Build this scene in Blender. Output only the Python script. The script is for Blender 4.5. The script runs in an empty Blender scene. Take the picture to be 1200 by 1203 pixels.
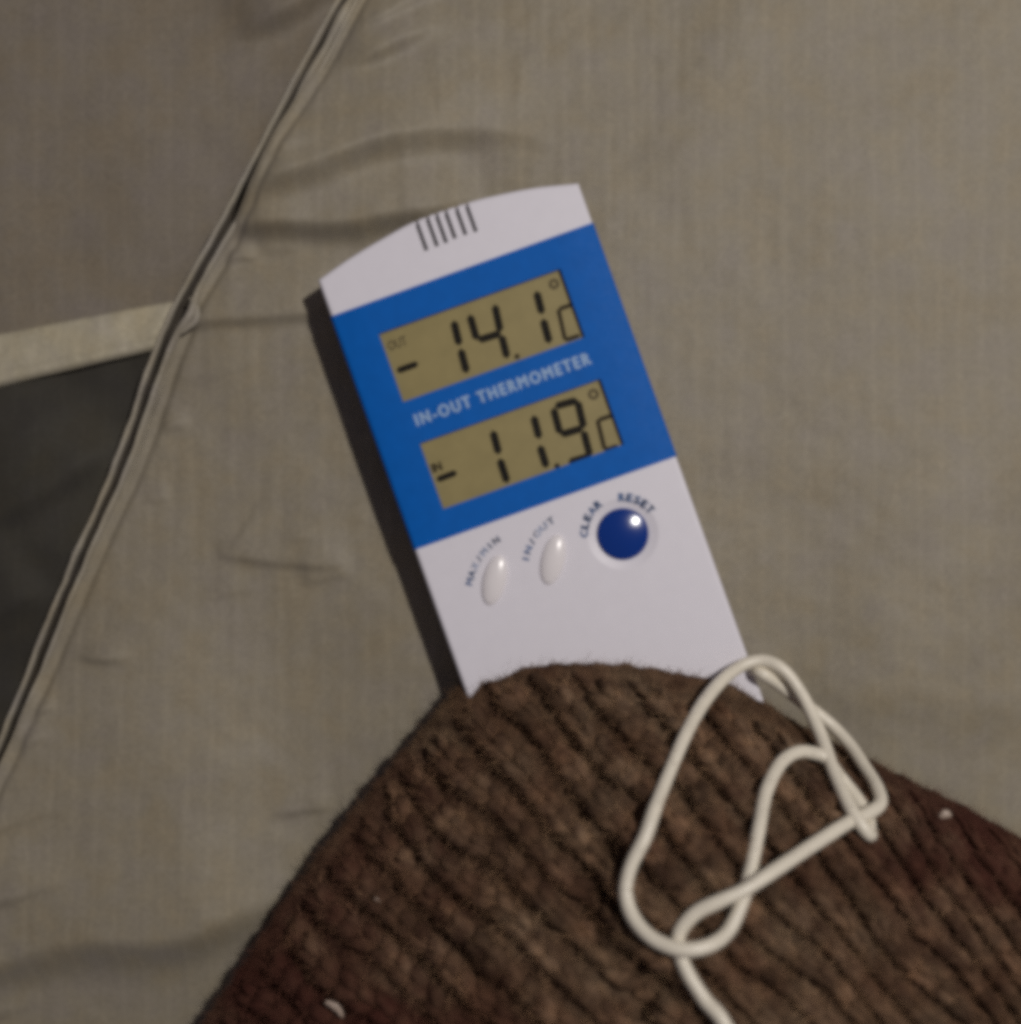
import bpy, bmesh, math, random
import numpy as np
from mathutils import Vector, Matrix

random.seed(7); rng = np.random.default_rng(11)
sc = bpy.context.scene
COL = sc.collection

# ------------------------------------------------------------------ camera, light, exposure
DCAM = 0.300                       # camera to the thermometer's face
MM = 0.001
SPX = 0.2 * MM                     # metres per photo pixel in the plane of the face (y = 0)
ZC = 0.50                          # height of the optical axis

cam_d = bpy.data.cameras.new('camera')
cam = bpy.data.objects.new('camera', cam_d); COL.objects.link(cam)
cam.location = (0, -DCAM, ZC); cam.rotation_euler = (math.radians(90), 0, 0)
cam_d.sensor_fit = 'VERTICAL'; cam_d.sensor_height = 24.0
cam_d.angle_y = 2 * math.atan(601.5 * SPX / DCAM)
cam_d.clip_start = 0.01; cam_d.clip_end = 20
cam_d.dof.use_dof = True; cam_d.dof.focus_distance = DCAM; cam_d.dof.aperture_fstop = 3.3
sc.camera = cam

w = bpy.data.worlds.new('World'); sc.world = w; w.use_nodes = True
bg = w.node_tree.nodes['Background']
bg.inputs[0].default_value = (0.80, 0.72, 0.86, 1); bg.inputs[1].default_value = 0.115

fl = bpy.data.lights.new('unseen_lamp', 'POINT'); fl.energy = 20.4; fl.shadow_soft_size = 0.020  # unseen lamp well behind the camera at upper right, not a flash
fl.color = (1.0, 0.955, 0.90)
flo = bpy.data.objects.new('unseen_lamp', fl); COL.objects.link(flo)
flo.location = (0.345, -0.80, ZC + 0.235)

vs = sc.view_settings
vs.view_transform = 'Standard'; vs.look = 'None'; vs.exposure = 0; vs.gamma = 1
vs.use_curve_mapping = False
sc.render.filter_size = 2.0
try:
    sc.cycles.filter_width = 5.8
    sc.cycles.use_denoising = False
    sc.cycles.sample_clamp_indirect = 0.6; sc.cycles.sample_clamp_direct = 3.0; sc.cycles.blur_glossy = 1.0; sc.cycles.caustics_reflective = False; sc.cycles.caustics_refractive = False
except Exception:
    pass

# ------------------------------------------------------------------ helpers
def sc_at(y): return SPX * (DCAM + y) / DCAM
def P(px, py, y):                  # a point seen at that photo pixel, at depth y behind the face
    s = sc_at(y)
    return Vector(((px - 600) * s, y, ZC + (601.5 - py) * s))

def link(name, me, mat=None, parent=None, smooth=False):
    o = bpy.data.objects.new(name, me); COL.objects.link(o)
    if mat is not None and not me.materials: me.materials.append(mat)
    if parent is not None: o.parent = parent
    if smooth: me.polygons.foreach_set('use_smooth', [True] * len(me.polygons))
    return o
def mesh(name, V, F):
    me = bpy.data.meshes.new(name)
    me.from_pydata([tuple(map(float, v)) for v in V], [], F); me.update(); return me
def grid_mesh(name, V, nu, nv, closed=False, attr=None):
    """V: (nu, nv, 3) array"""
    V = np.ascontiguousarray(V, dtype=np.float32)
    iu = np.arange(nu if closed else nu - 1); iv = np.arange(nv - 1)
    A, B = np.meshgrid(iu, iv, indexing='ij'); A2 = (A + 1) % nu
    F = np.stack([A * nv + B, A2 * nv + B, A2 * nv + B + 1, A * nv + B + 1], -1).reshape(-1, 4)
    me = bpy.data.meshes.new(name)
    me.vertices.add(nu * nv); me.vertices.foreach_set('co', V.reshape(-1))
    me.loops.add(F.size); me.loops.foreach_set('vertex_index', F.reshape(-1).astype(np.int32))
    me.polygons.add(len(F)); me.polygons.foreach_set('loop_start', np.arange(0, F.size, 4, dtype=np.int32))
    me.polygons.foreach_set('loop_total', np.full(len(F), 4, dtype=np.int32))
    me.update(calc_edges=True); me.validate()
    me.polygons.foreach_set('use_smooth', [True] * len(me.polygons))
    if attr is not None:
        a = me.attributes.new(attr[0], 'FLOAT', 'POINT'); a.data.foreach_set('value', attr[1].astype(np.float32).reshape(-1))
    return me
def thing(name, label, cat, loc=(0, 0, 0), group=None):
    o = bpy.data.objects.new(name, None); COL.objects.link(o); o.location = loc
    o['label'] = label; o['category'] = cat
    if group: o['group'] = group
    o.empty_display_size = 0.01
    return o
def tag(o, label, cat, group=None):
    o['label'] = label; o['category'] = cat
    if group: o['group'] = group
    return o

class NT:
    def __init__(s, name):
        s.m = bpy.data.materials.new(name); s.m.use_nodes = True
        s.t = s.m.node_tree; s.b = s.t.nodes['Principled BSDF']; s.out = s.t.nodes['Material Output']
    def n(s, t, **k):
        nd = s.t.nodes.new(t)
        for a, b in k.items():
            if a.startswith('i_'):
                key = a[2:]; nd.inputs[int(key) if key.isdigit() else key.replace('_', ' ')].default_value = b
            else: setattr(nd, a, b)
        return nd
    def l(s, a, b): s.t.links.new(a, b)
    def set(s, **k):
        for a, v in k.items(): s.b.inputs[a.replace('_', ' ')].default_value = v
    def coord(s, scale=(1, 1, 1)):
        tc = s.n('ShaderNodeTexCoord'); mp = s.n('ShaderNodeMapping'); mp.inputs['Scale'].default_value = scale
        s.l(tc.outputs['Object'], mp.inputs['Vector']); return mp.outputs['Vector']
    def noise(s, scale, detail=3, vec=None, rough=0.55):
        nd = s.n('ShaderNodeTexNoise'); nd.inputs['Scale'].default_value = scale
        nd.inputs['Detail'].default_value = detail; nd.inputs['Roughness'].default_value = rough
        s.l(vec if vec is not None else s.coord(), nd.inputs['Vector']); return nd
    def ramp(s, fac, stops):
        r = s.n('ShaderNodeValToRGB'); e = r.color_ramp.elements
        while len(e) < len(stops): e.new(0.5)
        for k, (p, c) in enumerate(stops): e[k].position = p; e[k].color = (*c, 1)
        s.l(fac, r.inputs[0]); return r.outputs[0]
    def mix(s, fac, a, b, mode='MIX'):
        m = s.n('ShaderNodeMix'); m.data_type = 'RGBA'; m.blend_type = mode
        for sock, v in ((m.inputs[0], fac), (m.inputs[6], a), (m.inputs[7], b)):
            if hasattr(v, 'links') or hasattr(v, 'is_linked'): s.l(v, sock)
            elif isinstance(v, (int, float)): sock.default_value = v
            else: sock.default_value = (*v, 1)
        return m.outputs[2]
    def bump(s, h, strength, dist, prev=None):
        b = s.n('ShaderNodeBump'); b.inputs['Strength'].default_value = strength; b.inputs['Distance'].default_value = dist
        s.l(h, b.inputs['Height'])
        if prev is not None: s.l(prev, b.inputs['Normal'])
        return b.outputs[0]

def plastic(name, col, rough=0.4, spec=0.5, mottle=0.06, bump=0.00002):
    t = NT(name); nz = t.noise(260, 4)
    c2 = tuple(c * (1 - mottle) for c in col)
    t.l(t.ramp(nz.outputs[0], [(0.3, c2), (0.7, col)]), t.b.inputs['Base Color'])
    rr = t.n('ShaderNodeMapRange'); rr.inputs[3].default_value = rough * 0.85; rr.inputs[4].default_value = rough * 1.2
    n2 = t.noise(900, 3); t.l(n2.outputs[0], rr.inputs[0]); t.l(rr.outputs[0], t.b.inputs['Roughness'])
    t.b.inputs['Specular IOR Level'].default_value = spec
    if bump: t.l(t.bump(n2.outputs[0], 0.5, bump), t.b.inputs['Normal'])
    return t.m

def fabric(name, c_lo, c_hi, rough=0.55, spec=0.3, sheen=0.1, streak=0.2):
    t = NT(name)
    blot = t.noise(38, 4)                                             # slow dye variation
    st = t.noise(1.0, 4, t.coord((420, 420, 9)))                      # slubs in the warp threads
    warp = t.n('ShaderNodeTexWave'); warp.wave_type = 'BANDS'; warp.bands_direction = 'X'
    warp.inputs['Scale'].default_value = 480; warp.inputs['Distortion'].default_value = 1.2; warp.inputs['Detail'].default_value = 2
    t.l(t.coord(), warp.inputs['Vector'])
    weft = t.n('ShaderNodeTexWave'); weft.wave_type = 'BANDS'; weft.bands_direction = 'Z'
    weft.inputs['Scale'].default_value = 480; weft.inputs['Distortion'].default_value = 1.2; weft.inputs['Detail'].default_value = 2
    t.l(t.coord(), weft.inputs['Vector'])
    a = t.ramp(blot.outputs[0], [(0.32, c_lo), (0.68, c_hi)])
    sp = t.noise(1300, 2)
    a = t.mix(0.45, a, t.ramp(sp.outputs[0], [(0.30, (0.72, 0.70, 0.70)), (0.70, (1.22, 1.2, 1.2))]), 'MULTIPLY')
    hue = t.noise(95, 3)
    a = t.mix(0.5, a, t.ramp(hue.outputs[0], [(0.33, (1.05, 0.99, 0.86)), (0.5, (1, 1, 1)), (0.68, (0.97, 0.98, 1.12))]), 'MULTIPLY')
    a = t.mix(0.45 * streak, a, t.ramp(st.outputs[0], [(0.30, (0.80, 0.80, 0.80)), (0.5, (1, 1, 1)), (0.75, (1.25, 1.25, 1.25))]), 'MULTIPLY')
    for axis_, amt in (('X', 1.055), ('Z', 1.015)):                      # reinforcing threads woven in at regular steps
        rs = t.n('ShaderNodeTexWave'); rs.wave_type = 'BANDS'; rs.bands_direction = axis_
        rs.inputs['Scale'].default_value = 58; rs.inputs['Distortion'].default_value = 1.6; rs.inputs['Detail'].default_value = 2; rs.inputs['Detail Scale'].default_value = 1.5
        t.l(t.coord(), rs.inputs['Vector'])
        a = t.mix(1.0, a, t.ramp(rs.outputs[1], [(0.0, (1, 1, 1)), (0.80, (1, 1, 1)), (0.97, (amt, amt, amt))]), 'MULTIPLY')
    t.l(a, t.b.inputs['Base Color'])
    t.set(Roughness=rough); t.b.inputs['Specular IOR Level'].default_value = spec
    t.b.inputs['Sheen Weight'].default_value = sheen; t.b.inputs['Sheen Roughness'].default_value = 0.5
    n1 = t.bump(warp.outputs[1], 0.35, 0.00006)
    n1 = t.bump(weft.outputs[1], 0.35, 0.00006, n1)
    n1 = t.bump(st.outputs[0], 0.35 * streak, 0.00012, n1)
    t.l(n1, t.b.inputs['Normal'])
    return t.m

M = {
 'white': plastic('white_plastic', (0.715, 0.69, 0.745), 0.45, 0.35, 0.03),
 'blue': plastic('blue_printed_plastic', (0.002, 0.112, 0.46), 0.5, 0.10, 0.10),
 'knob': plastic('dark_blue_plastic', (0.003, 0.033, 0.22), 0.16, 0.55, 0.0, 0),
 'lcd': plastic('lcd_glass', (0.292, 0.238, 0.105), 0.4, 0.2, 0.10, 0),
 'seg': plastic('lcd_segment', (0.014, 0.012, 0.010), 0.6, 0.1, 0.3, 0),
 'seg_faint': plastic('lcd_segment_faint', (0.10, 0.08, 0.045), 0.6, 0.1, 0.2, 0),
 'seg_mid': plastic('lcd_segment_thin', (0.035, 0.026, 0.015), 0.6, 0.1, 0.2, 0),
 'print': plastic('pale_print', (0.27, 0.41, 0.64), 0.5, 0.3, 0.1, 0),
 'ink': plastic('blue_grey_ink', (0.08, 0.15, 0.32), 0.5, 0.3, 0.2, 0),
 'ink_faint': plastic('worn_ink', (0.30, 0.36, 0.52), 0.5, 0.3, 0.2, 0),
 'button': plastic('oval_button_plastic', (0.78, 0.74, 0.75), 0.24, 0.5, 0.02, 0),
 'slot': plastic('slot_shadow_plastic', (0.085, 0.078, 0.085), 0.6, 0.3, 0.1, 0),
 'cable': plastic('cable_plastic', (0.78, 0.72, 0.60), 0.36, 0.45, 0.12, 0.00002),
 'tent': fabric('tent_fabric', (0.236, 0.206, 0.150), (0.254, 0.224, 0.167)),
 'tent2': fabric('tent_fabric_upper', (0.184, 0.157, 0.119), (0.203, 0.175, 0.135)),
 'seam': fabric('seam_fabric', (0.285, 0.255, 0.197), (0.32, 0.29, 0.228), 0.5, 0.4, 0.1, 0.4),
 'strip': fabric('hem_fabric', (0.37, 0.335, 0.24), (0.42, 0.38, 0.278), 0.6, 0.3, 0.1, 0.3),
 'dark': fabric('dark_window_fabric', (0.034, 0.031, 0.025), (0.048, 0.044, 0.034), 0.7, 0.2, 0.1, 0.3),
 'groove': fabric('groove_shade_fabric', (0.050, 0.042, 0.033), (0.066, 0.056, 0.045), 0.8, 0.2, 0.0, 0.3),  # dark tone deepened by the groove's painted shade
 'fleck': plastic('pale_fleck', (0.40, 0.31, 0.25), 0.4, 0.5, 0.1, 0),
}

# ------------------------------------------------------------------ tent wall
YT = 0.0145                         # tent wall behind the thermometer's face
ST = sc_at(YT)
SEAM = [(-1000, 956), (-420, 640), (-200, 520), (0, 411), (130, 342), (245, 281), (310, 243), (370, 211), (440, 183), (510, 159), (565, 139),
        (634, 107), (717, 73), (791, 43), (880, 8), (1000, -46), (1300, -195), (1700, -395), (2400, -745)]
_sy = np.array([p[0] for p in SEAM], float); _sx = np.array([p[1] for p in SEAM], float)
def seam_x(py): return np.interp(py, _sy, _sx)
_fine = np.arange(-1000, 2401, 4.0); _f = np.interp(_fine, _sy, _sx)
_k = np.exp(-np.linspace(-2, 2, 25) ** 2); _k /= _k.sum()
_fp = np.convolve(np.pad(_f, 12, mode='edge'), _k, 'valid')
def seam_x(py): return np.interp(py, _fine, _fp)

def poly_field(X, Y, pts):
    """signed distance (positive below / right of the drawing direction left-to-right) and the parameter 0..1 along a polyline"""
    best = np.full(X.shape, 1e9); sd = np.zeros(X.shape); tt = np.zeros(X.shape)
    L = [math.dist(pts[i], pts[i + 1]) for i in range(len(pts) - 1)]; tot = sum(L); acc = 0
    for i in range(len(pts) - 1):
        ax, ay = pts[i]; bx, by = pts[i + 1]; dx, dy = bx - ax, by - ay; l2 = dx * dx + dy * dy
        t = np.clip(((X - ax) * dx + (Y - ay) * dy) / l2, 0, 1)
        ex, ey = X - ax - t * dx, Y - ay - t * dy; d = np.hypot(ex, ey)
        m = d < best
        best = np.where(m, d, best); sd = np.where(m, np.where(dx * ey - dy * ex > 0, d, -d), sd)
        tt = np.where(m, (acc + t * L[i]) / tot, tt); acc += L[i]
    return sd, tt
def smooth_noise(X, Y, wl, seed, n=14):
    r = np.random.default_rng(seed); out = np.zeros(np.shape(X))
    for k in range(n):
        a = r.uniform(0, 2 * math.pi); f = 2 * math.pi / (wl * r.uniform(0.7, 1.6))
        out = out + np.sin(f * (X * math.cos(a) + Y * math.sin(a)) + r.uniform(0, 6.28))
    return out / math.sqrt(n)
# creases: points (left to right), width of the dark side in px, height in mm, how long the crest above it is, taper at (left, right)
CREASE = [
 ([(262, 244), (375, 212), (440, 188), (520, 166), (600, 163), (680, 178)], 24, 3.6, 2.6, 0.22, 0.55),
 ([(245, 274), (350, 275), (430, 270), (500, 258), (580, 230)], 21, 3.4, 2.2, 0.18, 0.3),
 ([(216, 384), (290, 380), (360, 372), (430, 360)], 12, 1.3, 2.4, 0.1, 0.4),
 ([(240, 620), (265, 655), (330, 664), (385, 668), (425, 660)], 8, 0.7, 3, 0.35, 0.3),
 ([(350, 690), (385, 680), (420, 672)], 7, 0.45, 3, 0.3, 0.3),
 ([(84, 773), (125, 776), (170, 772)], 9, 1.05, 0.9, 0.5, 0.5),
 ([(170, 590), (200, 588)], 6, 0.3, 2.0, 0.3, 0.3),
 ([(18, 880), (45, 870), (75, 858)], 8, 0.6, 1.0, 0.45, 0.5),
 ([(-60, 985), (10, 968), (60, 952), (110, 940)], 8, 0.6, 3, 0.1, 0.5),
 ([(-80, 1075), (0, 1052), (60, 1036), (120, 1020)], 12, 0.9, 3, 0.1, 0.5),
 ([(-160, 1170), (0, 1140), (140, 1118), (260, 1092), (400, 1060)], 48, 5.0, 2.6, 0.1, 0.3),
 ([(-100, 1215), (0, 1192), (60, 1182)], 14, 1.2, 2.4, 0.1, 0.5),
 ([(310, 957), (350, 955), (395, 950)], 8, 0.6, 3.0, 0.4, 0.3),
 ([(392, 98), (440, 74), (500, 45), (540, 32)], 13, 1.7, 1.8, 0.4, 0.5),
 ([(410, 52), (455, 26), (500, 0), (560, -30)], 10, 0.9, 1.8, 0.3, 0.4),
 ([(190, 455), (260, 440), (330, 432)], 16, 0.5, 2.6, 0.2, 0.5),
 ([(300, 300), (330, 297), (370, 300)], 9, 0.6, 2.6, 0.3, 0.5),
 ([(182, 508), (205, 503), (228, 500)], 6, 0.45, 1.2, 0.4, 0.5),
 ([(38, 842), (58, 834), (80, 826)], 6, 0.5, 1.2, 0.4, 0.5),
 ([(325, 642), (350, 634), (378, 628)], 6, 0.35, 1.2, 0.5, 0.5),
 ([(235, 706), (270, 698), (310, 694)], 8, 0.35, 1.5, 0.5, 0.5),
 ([(255, 310), (285, 306), (320, 308)], 7, 0.7, 1.4, 0.3, 0.5),
 ([(300, 205), (345, 184), (400, 168)], 9, 0.6, 1.4, 0.4, 0.6),
 ([(720, 205), (800, 240), (870, 260)], 40, 0.5, 2.6, 0.4, 0.5),
 ([(900, 820), (1010, 835), (1130, 845), (1260, 840)], 60, 1.4, 2.6, 0.4, 0.3),
]
CREASE_L = [
 ([(270, 55), (320, 32), (385, 2), (430, -20)], 17, 2.6, 2.6, 0.4, 0.15),
]
CREASE_D = [
 ([(-60, 640), (30, 600), (90, 560), (150, 505)], 22, 2.2, 2.0, 0.2, 0.3),
 ([(-60, 760), (10, 720), (60, 690)], 22, 1.8, 2.0, 0.2, 0.3),
 ([(-60, 560), (20, 530), (90, 480)], 20, 1.0, 2.0, 0.3, 0.3),
]
def crease_h(X, Y, lst):
    h = np.zeros(X.shape)
    for pts, wd, amp, up, t0, t1 in lst:
        sd, t = poly_field(X, Y, pts)
        d = sd + wd * 0.5 + 0.10 * wd * smooth_noise(X, Y, 60 + 3 * wd, int(wd * 7 + pts[0][0]) % 97)
        g = np.where(d < 0, np.exp(-(d / (wd * up * 1.5)) ** 2 / 2), np.exp(-(d / (wd * 0.55)) ** 2 / 2))
        tp = np.clip(t / max(t0, 1e-3), 0, 1) * np.clip((1 - t) / max(t1, 1e-3), 0, 1)
        tp = tp * tp * (3 - 2 * tp)
        h += 1.8 * amp * g * tp
    return h                          # mm towards the camera

def axis(a, b, fa, fb, fine, coarse):
    out = list(np.arange(a, fa, coarse)) + list(np.arange(fa, fb, fine)) + list(np.arange(fb, b + coarse, coarse))
    return np.array(sorted(set(out)), float)
def to_world(X, Y, ymm, s=None):
    s = ST if s is None else s
    return np.stack([(X - 600) * s, YT + ymm * MM, ZC + (601.5 - Y) * s], -1)

rows = axis(-900, 2300, -20, 1225, 3.2, 30)
# right-hand panel, from the seam to well beyond the frame
q = np.concatenate([np.linspace(0, 0.30, 150, endpoint=False), np.linspace(0.30, 0.62, 95, endpoint=False), np.linspace(0.62, 1, 30)])
Y, Q = np.meshgrid(rows, q, indexing='ij')
SX = seam_x(Y)
X = SX + np.where(Q < 0.62, Q, 0.62 + (Q - 0.62) * 2.6) * (2050 - SX)
h = crease_h(X, Y, CREASE) + 0.55 * smooth_noise(X, Y, 330, 3) + 0.16 * smooth_noise(X, Y, 110, 5) + 0.05 * smooth_noise(X, Y, 34, 6)
h += 0.035 * smooth_noise(X * 6, Y * 0.55, 90, 8)                      # slight vertical tension lines
h += -1.1 * np.exp(-((X - SX - 17) / 6) ** 2); X = X + 7 * np.clip(1 - (X - SX) / 40, 0, 1)                                # pulled up where it meets the seam
tent = link('tent_wall', grid_mesh('tent_wall', to_world(X, Y, -h), len(rows), len(q)), M['tent'])
tent['kind'] = 'structure'

# upper left panel (above the pale hem)
def hem_top(px): return 396 - (px / 204.0) * 42
def hem_bot(px): return 462 - (px / 179.0) * 45
nr = 120
qs = np.linspace(0, 1, 130) ** 0.8
tr = np.concatenate([np.linspace(0, .6, 20, endpoint=False), np.linspace(.6, 1, 150)])
T, Q = np.meshgrid(tr, qs, indexing='ij')
# rows run from far above down to the hem line; columns from far left to the seam
Yg = -900 + T * (380 + 900); 
for _ in range(4):
    Xg = -1100 + Q * (seam_x(Yg) + 1100)
    Yg = -900 + T * (hem_top(Xg) + 6 + 900)
h = crease_h(Xg, Yg, CREASE_L) + 0.5 * smooth_noise(Xg, Yg, 300, 23) + 0.14 * smooth_noise(Xg, Yg, 90, 25) + 0.05 * smooth_noise(Xg, Yg, 34, 26)
h += 0.6 * np.exp(-((Xg - seam_x(Yg)) / 20) ** 2); Xg = Xg - 8 * np.clip(1 - (seam_x(Yg) - Xg) / 40, 0, 1)
dh = hem_top(Xg) - Yg
h += -1.0 * np.exp(-((dh - 45) / 34) ** 2)
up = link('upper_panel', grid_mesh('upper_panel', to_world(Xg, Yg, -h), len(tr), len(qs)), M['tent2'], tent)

# pale hem tape (a folded band with rounded lower edge and a stitch line)
us = np.linspace(-1100, 206, 260); ps = np.linspace(0, 1, 26)
U, V_ = np.meshgrid(us, ps, indexing='ij')
top = hem_top(U) - 2; bot = hem_bot(U)
Yh = top + V_ * (bot - top)
hh = 1.6 + 0.5 * np.sin(np.pi * V_) + 0.22 * smooth_noise(U, Yh, 60, 31) + 0.10 * smooth_noise(U, Yh, 22, 32)
edge = np.minimum(V_, 1 - V_)
hh = hh - 1.6 * np.exp(-edge / 0.03) + 0.0
stitch = np.exp(-((V_ - 0.80) / 0.045) ** 2) * (0.22 + 0.2 * np.cos(U * 2 * math.pi / 13.0))
hh -= stitch
end = np.clip((206 - U) / 10, 0, 1)
U = -1100 + (U + 1100) / 1306.0 * (seam_x(Yh) - 7 + 1100)
hem = link('hem_tape', grid_mesh('hem_tape', to_world(U, Yh, -hh * (0.4 + 0.6 * end)), len(us), len(ps)), M['strip'], tent)
hem['label'] = 'pale hem tape along the top of the dark panel'

# dark panel under the hem, set back
tr = np.linspace(0, 1, 190); qs = np.linspace(0, 1, 190)
T, Q = np.meshgrid(tr, qs, indexing='ij')
Yg = 420 + T * 1000
for _ in range(5):
    Xg = -1200 + Q * (seam_x(Yg) - 7 + 1200)
    y0 = hem_bot(Xg) - 10
    Yg = y0 + T * (2300 - y0)
Yg = np.minimum(Yg, 2300)
h = crease_h(Xg, Yg, CREASE_D) + 0.6 * smooth_noise(Xg, Yg, 200, 43) + 0.2 * smooth_noise(Xg, Yg, 70, 44)
dk = link('dark_panel', grid_mesh('dark_panel', to_world(Xg, Yg, 2.2 - h), len(tr), len(qs)), M['dark'], tent)
dk['label'] = 'dark charcoal fabric panel under the pale hem'

# the seam: two rolled edges with a deep groove between them
sy = np.concatenate([np.arange(-900, 0, 20), np.arange(0, 960, 3.0), np.arange(960, 2300, 20)])
def bulge(y): return np.exp(-((y - 372) / 20.0) ** 2)
def seam_rope(name, off, rad, seed, lift, wob=1.0):
    """a rolled fabric edge: tube of slightly irregular section following the seam"""
    cx = seam_x(sy) + off(sy) + wob * smooth_noise(sy, sy * 0, 70, seed) * 1.1 + 0.5 * wob * smooth_noise(sy, sy * 0, 24, seed + 1)
    r = rad(sy) * (1 + 0.10 * smooth_noise(sy, sy * 0, 40, seed + 2))
    na = 16; ang = np.linspace(0, 2 * math.pi, na, endpoint=False)
    # direction across the seam
    dx = np.gradient(cx, sy); nx = 1 / np.sqrt(1 + dx ** 2); ny = -dx * nx
    lf = lift(sy) + 0.2 * smooth_noise(sy, sy * 0, 50, seed + 3)
    c = np.cos(ang)[None, :]; s = np.sin(ang)[None, :]
    Xv = cx[:, None] + nx[:, None] * r[:, None] * c
    Yv = sy[:, None] + ny[:, None] * r[:, None] * c
    ym = -(lf[:, None] + 1.5 * r[:, None] * s * ST / MM)
    V = to_world(Xv, Yv, ym).transpose(1, 0, 2)
    me = grid_mesh(name, V, na, len(sy), closed=True)
    return link(name, me, M['seam'], tent)
TOPW = lambda y: np.exp(-((y - 90) / 150) ** 2)
seam_rope('seam_edge', lambda y: -8.5 - 4 * TOPW(y), lambda y: 3.2 + 0 * y, 51, lambda y: 1.4 + 0 * y, 0.45)
seam_rope('seam_edge', lambda y: 8.5 + 8 * bulge(y) + 5 * TOPW(y), lambda y: 3.5 + 2.0 * bulge(y), 61, lambda y: 2.0 + 1.0 * bulge(y), 0.45)
seam_rope('seam_flap', lambda y: 3.5 + 0 * y, lambda y: 0.5 + 6.5 * np.clip(TOPW(y) * 1.2, 0, 1), 81, lambda y: 0.0 - 4.5 * (1 - np.clip(TOPW(y) * 1.3, 0, 1)), 0.5)
# groove floor: darker fabric, with the groove's shade put into its colour
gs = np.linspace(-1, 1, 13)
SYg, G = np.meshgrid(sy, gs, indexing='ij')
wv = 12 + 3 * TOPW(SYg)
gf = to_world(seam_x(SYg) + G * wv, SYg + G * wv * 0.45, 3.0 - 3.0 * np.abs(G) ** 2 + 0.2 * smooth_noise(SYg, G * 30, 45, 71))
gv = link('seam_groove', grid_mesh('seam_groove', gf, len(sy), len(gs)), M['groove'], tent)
gv['label'] = 'dark groove floor between the two seam edges, shade in its colour'
# gathered tuck where the hem meets the seam
a = np.linspace(0, 1, 26); 
tk = [(224, 350), (231, 362), (230, 376), (219, 386), (208, 394)]
def catmull(pts, n):
    pts = [np.array(p, float) for p in pts]; pts = [2 * pts[0] - pts[1]] + pts + [2 * pts[-1] - pts[-2]]
    out = []
    for i in range(1, len(pts) - 2):
        p0, p1, p2, p3 = pts[i - 1:i + 3]
        for t in np.linspace(0, 1, n, endpoint=False):
            out.append(0.5 * ((2 * p1) + (-p0 + p2) * t + (2 * p0 - 5 * p1 + 4 * p2 - p3) * t * t + (-p0 + 3 * p1 - 3 * p2 + p3) * t ** 3))
    out.append(pts[-2]); return np.array(out)
def tube(C, R, na=12):
    """C (n,3) world points, R (n,) radii -> grid vertices (na, n, 3)"""
    T_ = np.gradient(C, axis=0); T_ /= np.linalg.norm(T_, axis=1)[:, None]
    ref = np.array([0, -1.0, 0.0]); n = ref - (T_ @ ref)[:, None] * T_
    n /= np.maximum(np.linalg.norm(n, axis=1), 1e-6)[:, None]; b = np.cross(T_, n)
    ang = np.linspace(0, 2 * math.pi, na, endpoint=False)
    return np.stack([C + R[:, None] * (math.cos(t) * n + math.sin(t) * b) for t in ang], 0)
c = catmull(tk, 8)
W = np.array([P(x, y, YT - 0.0028) for x, y in c]); R = 0.0009 * np.sin(np.linspace(0.25, math.pi - 0.25, len(c))) ** 0.6
link('seam_tuck', grid_mesh('seam_tuck', tube(W, R), 12, len(c), closed=True), M['seam'], tent)

# ------------------------------------------------------------------ thermometer
TH = math.radians(19.7); cT, sT = math.cos(TH), math.sin(TH)
TOPC = (526.5, 271.0); LEN = 146.0; HW = 32.7
def uv(px, py):                                  # photo pixel -> (across, along) on the face, mm from the middle of the top
    a, b = (px - TOPC[0]) * 0.2, (py - TOPC[1]) * 0.2
    return (a * cT - b * sT, a * sT + b * cT)
base_px = (TOPC[0] + LEN / 0.2 * sT, TOPC[1] + LEN / 0.2 * cT)
thermo = thing('thermometer', 'white digital thermometer with blue band and two readouts, standing out of brown knit', 'thermometer', P(*base_px, 0))
thermo.rotation_euler = (0, -TH, 0)
def L(u, v, y=0.0): return (u * MM, y * MM, (LEN - v) * MM)    # local point, millimetres (y: + is away from the viewer)

def eval_mesh(o):
    dg = bpy.context.evaluated_depsgraph_get(); dg.update()
    return bpy.data.meshes.new_from_object(o.evaluated_get(dg))
def box_bm(bm, u0, u1, v0, v1, y0, y1):
    vs_ = [bm.verts.new(L(u, v, y)) for u in (u0, u1) for v in (v0, v1) for y in (y0, y1)]
    for f in ((0, 1, 3, 2), (4, 6, 7, 5), (0, 4, 5, 1), (2, 3, 7, 6), (0, 2, 6, 4), (1, 5, 7, 3)):
        bm.faces.new([vs_[i] for i in f])

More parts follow.
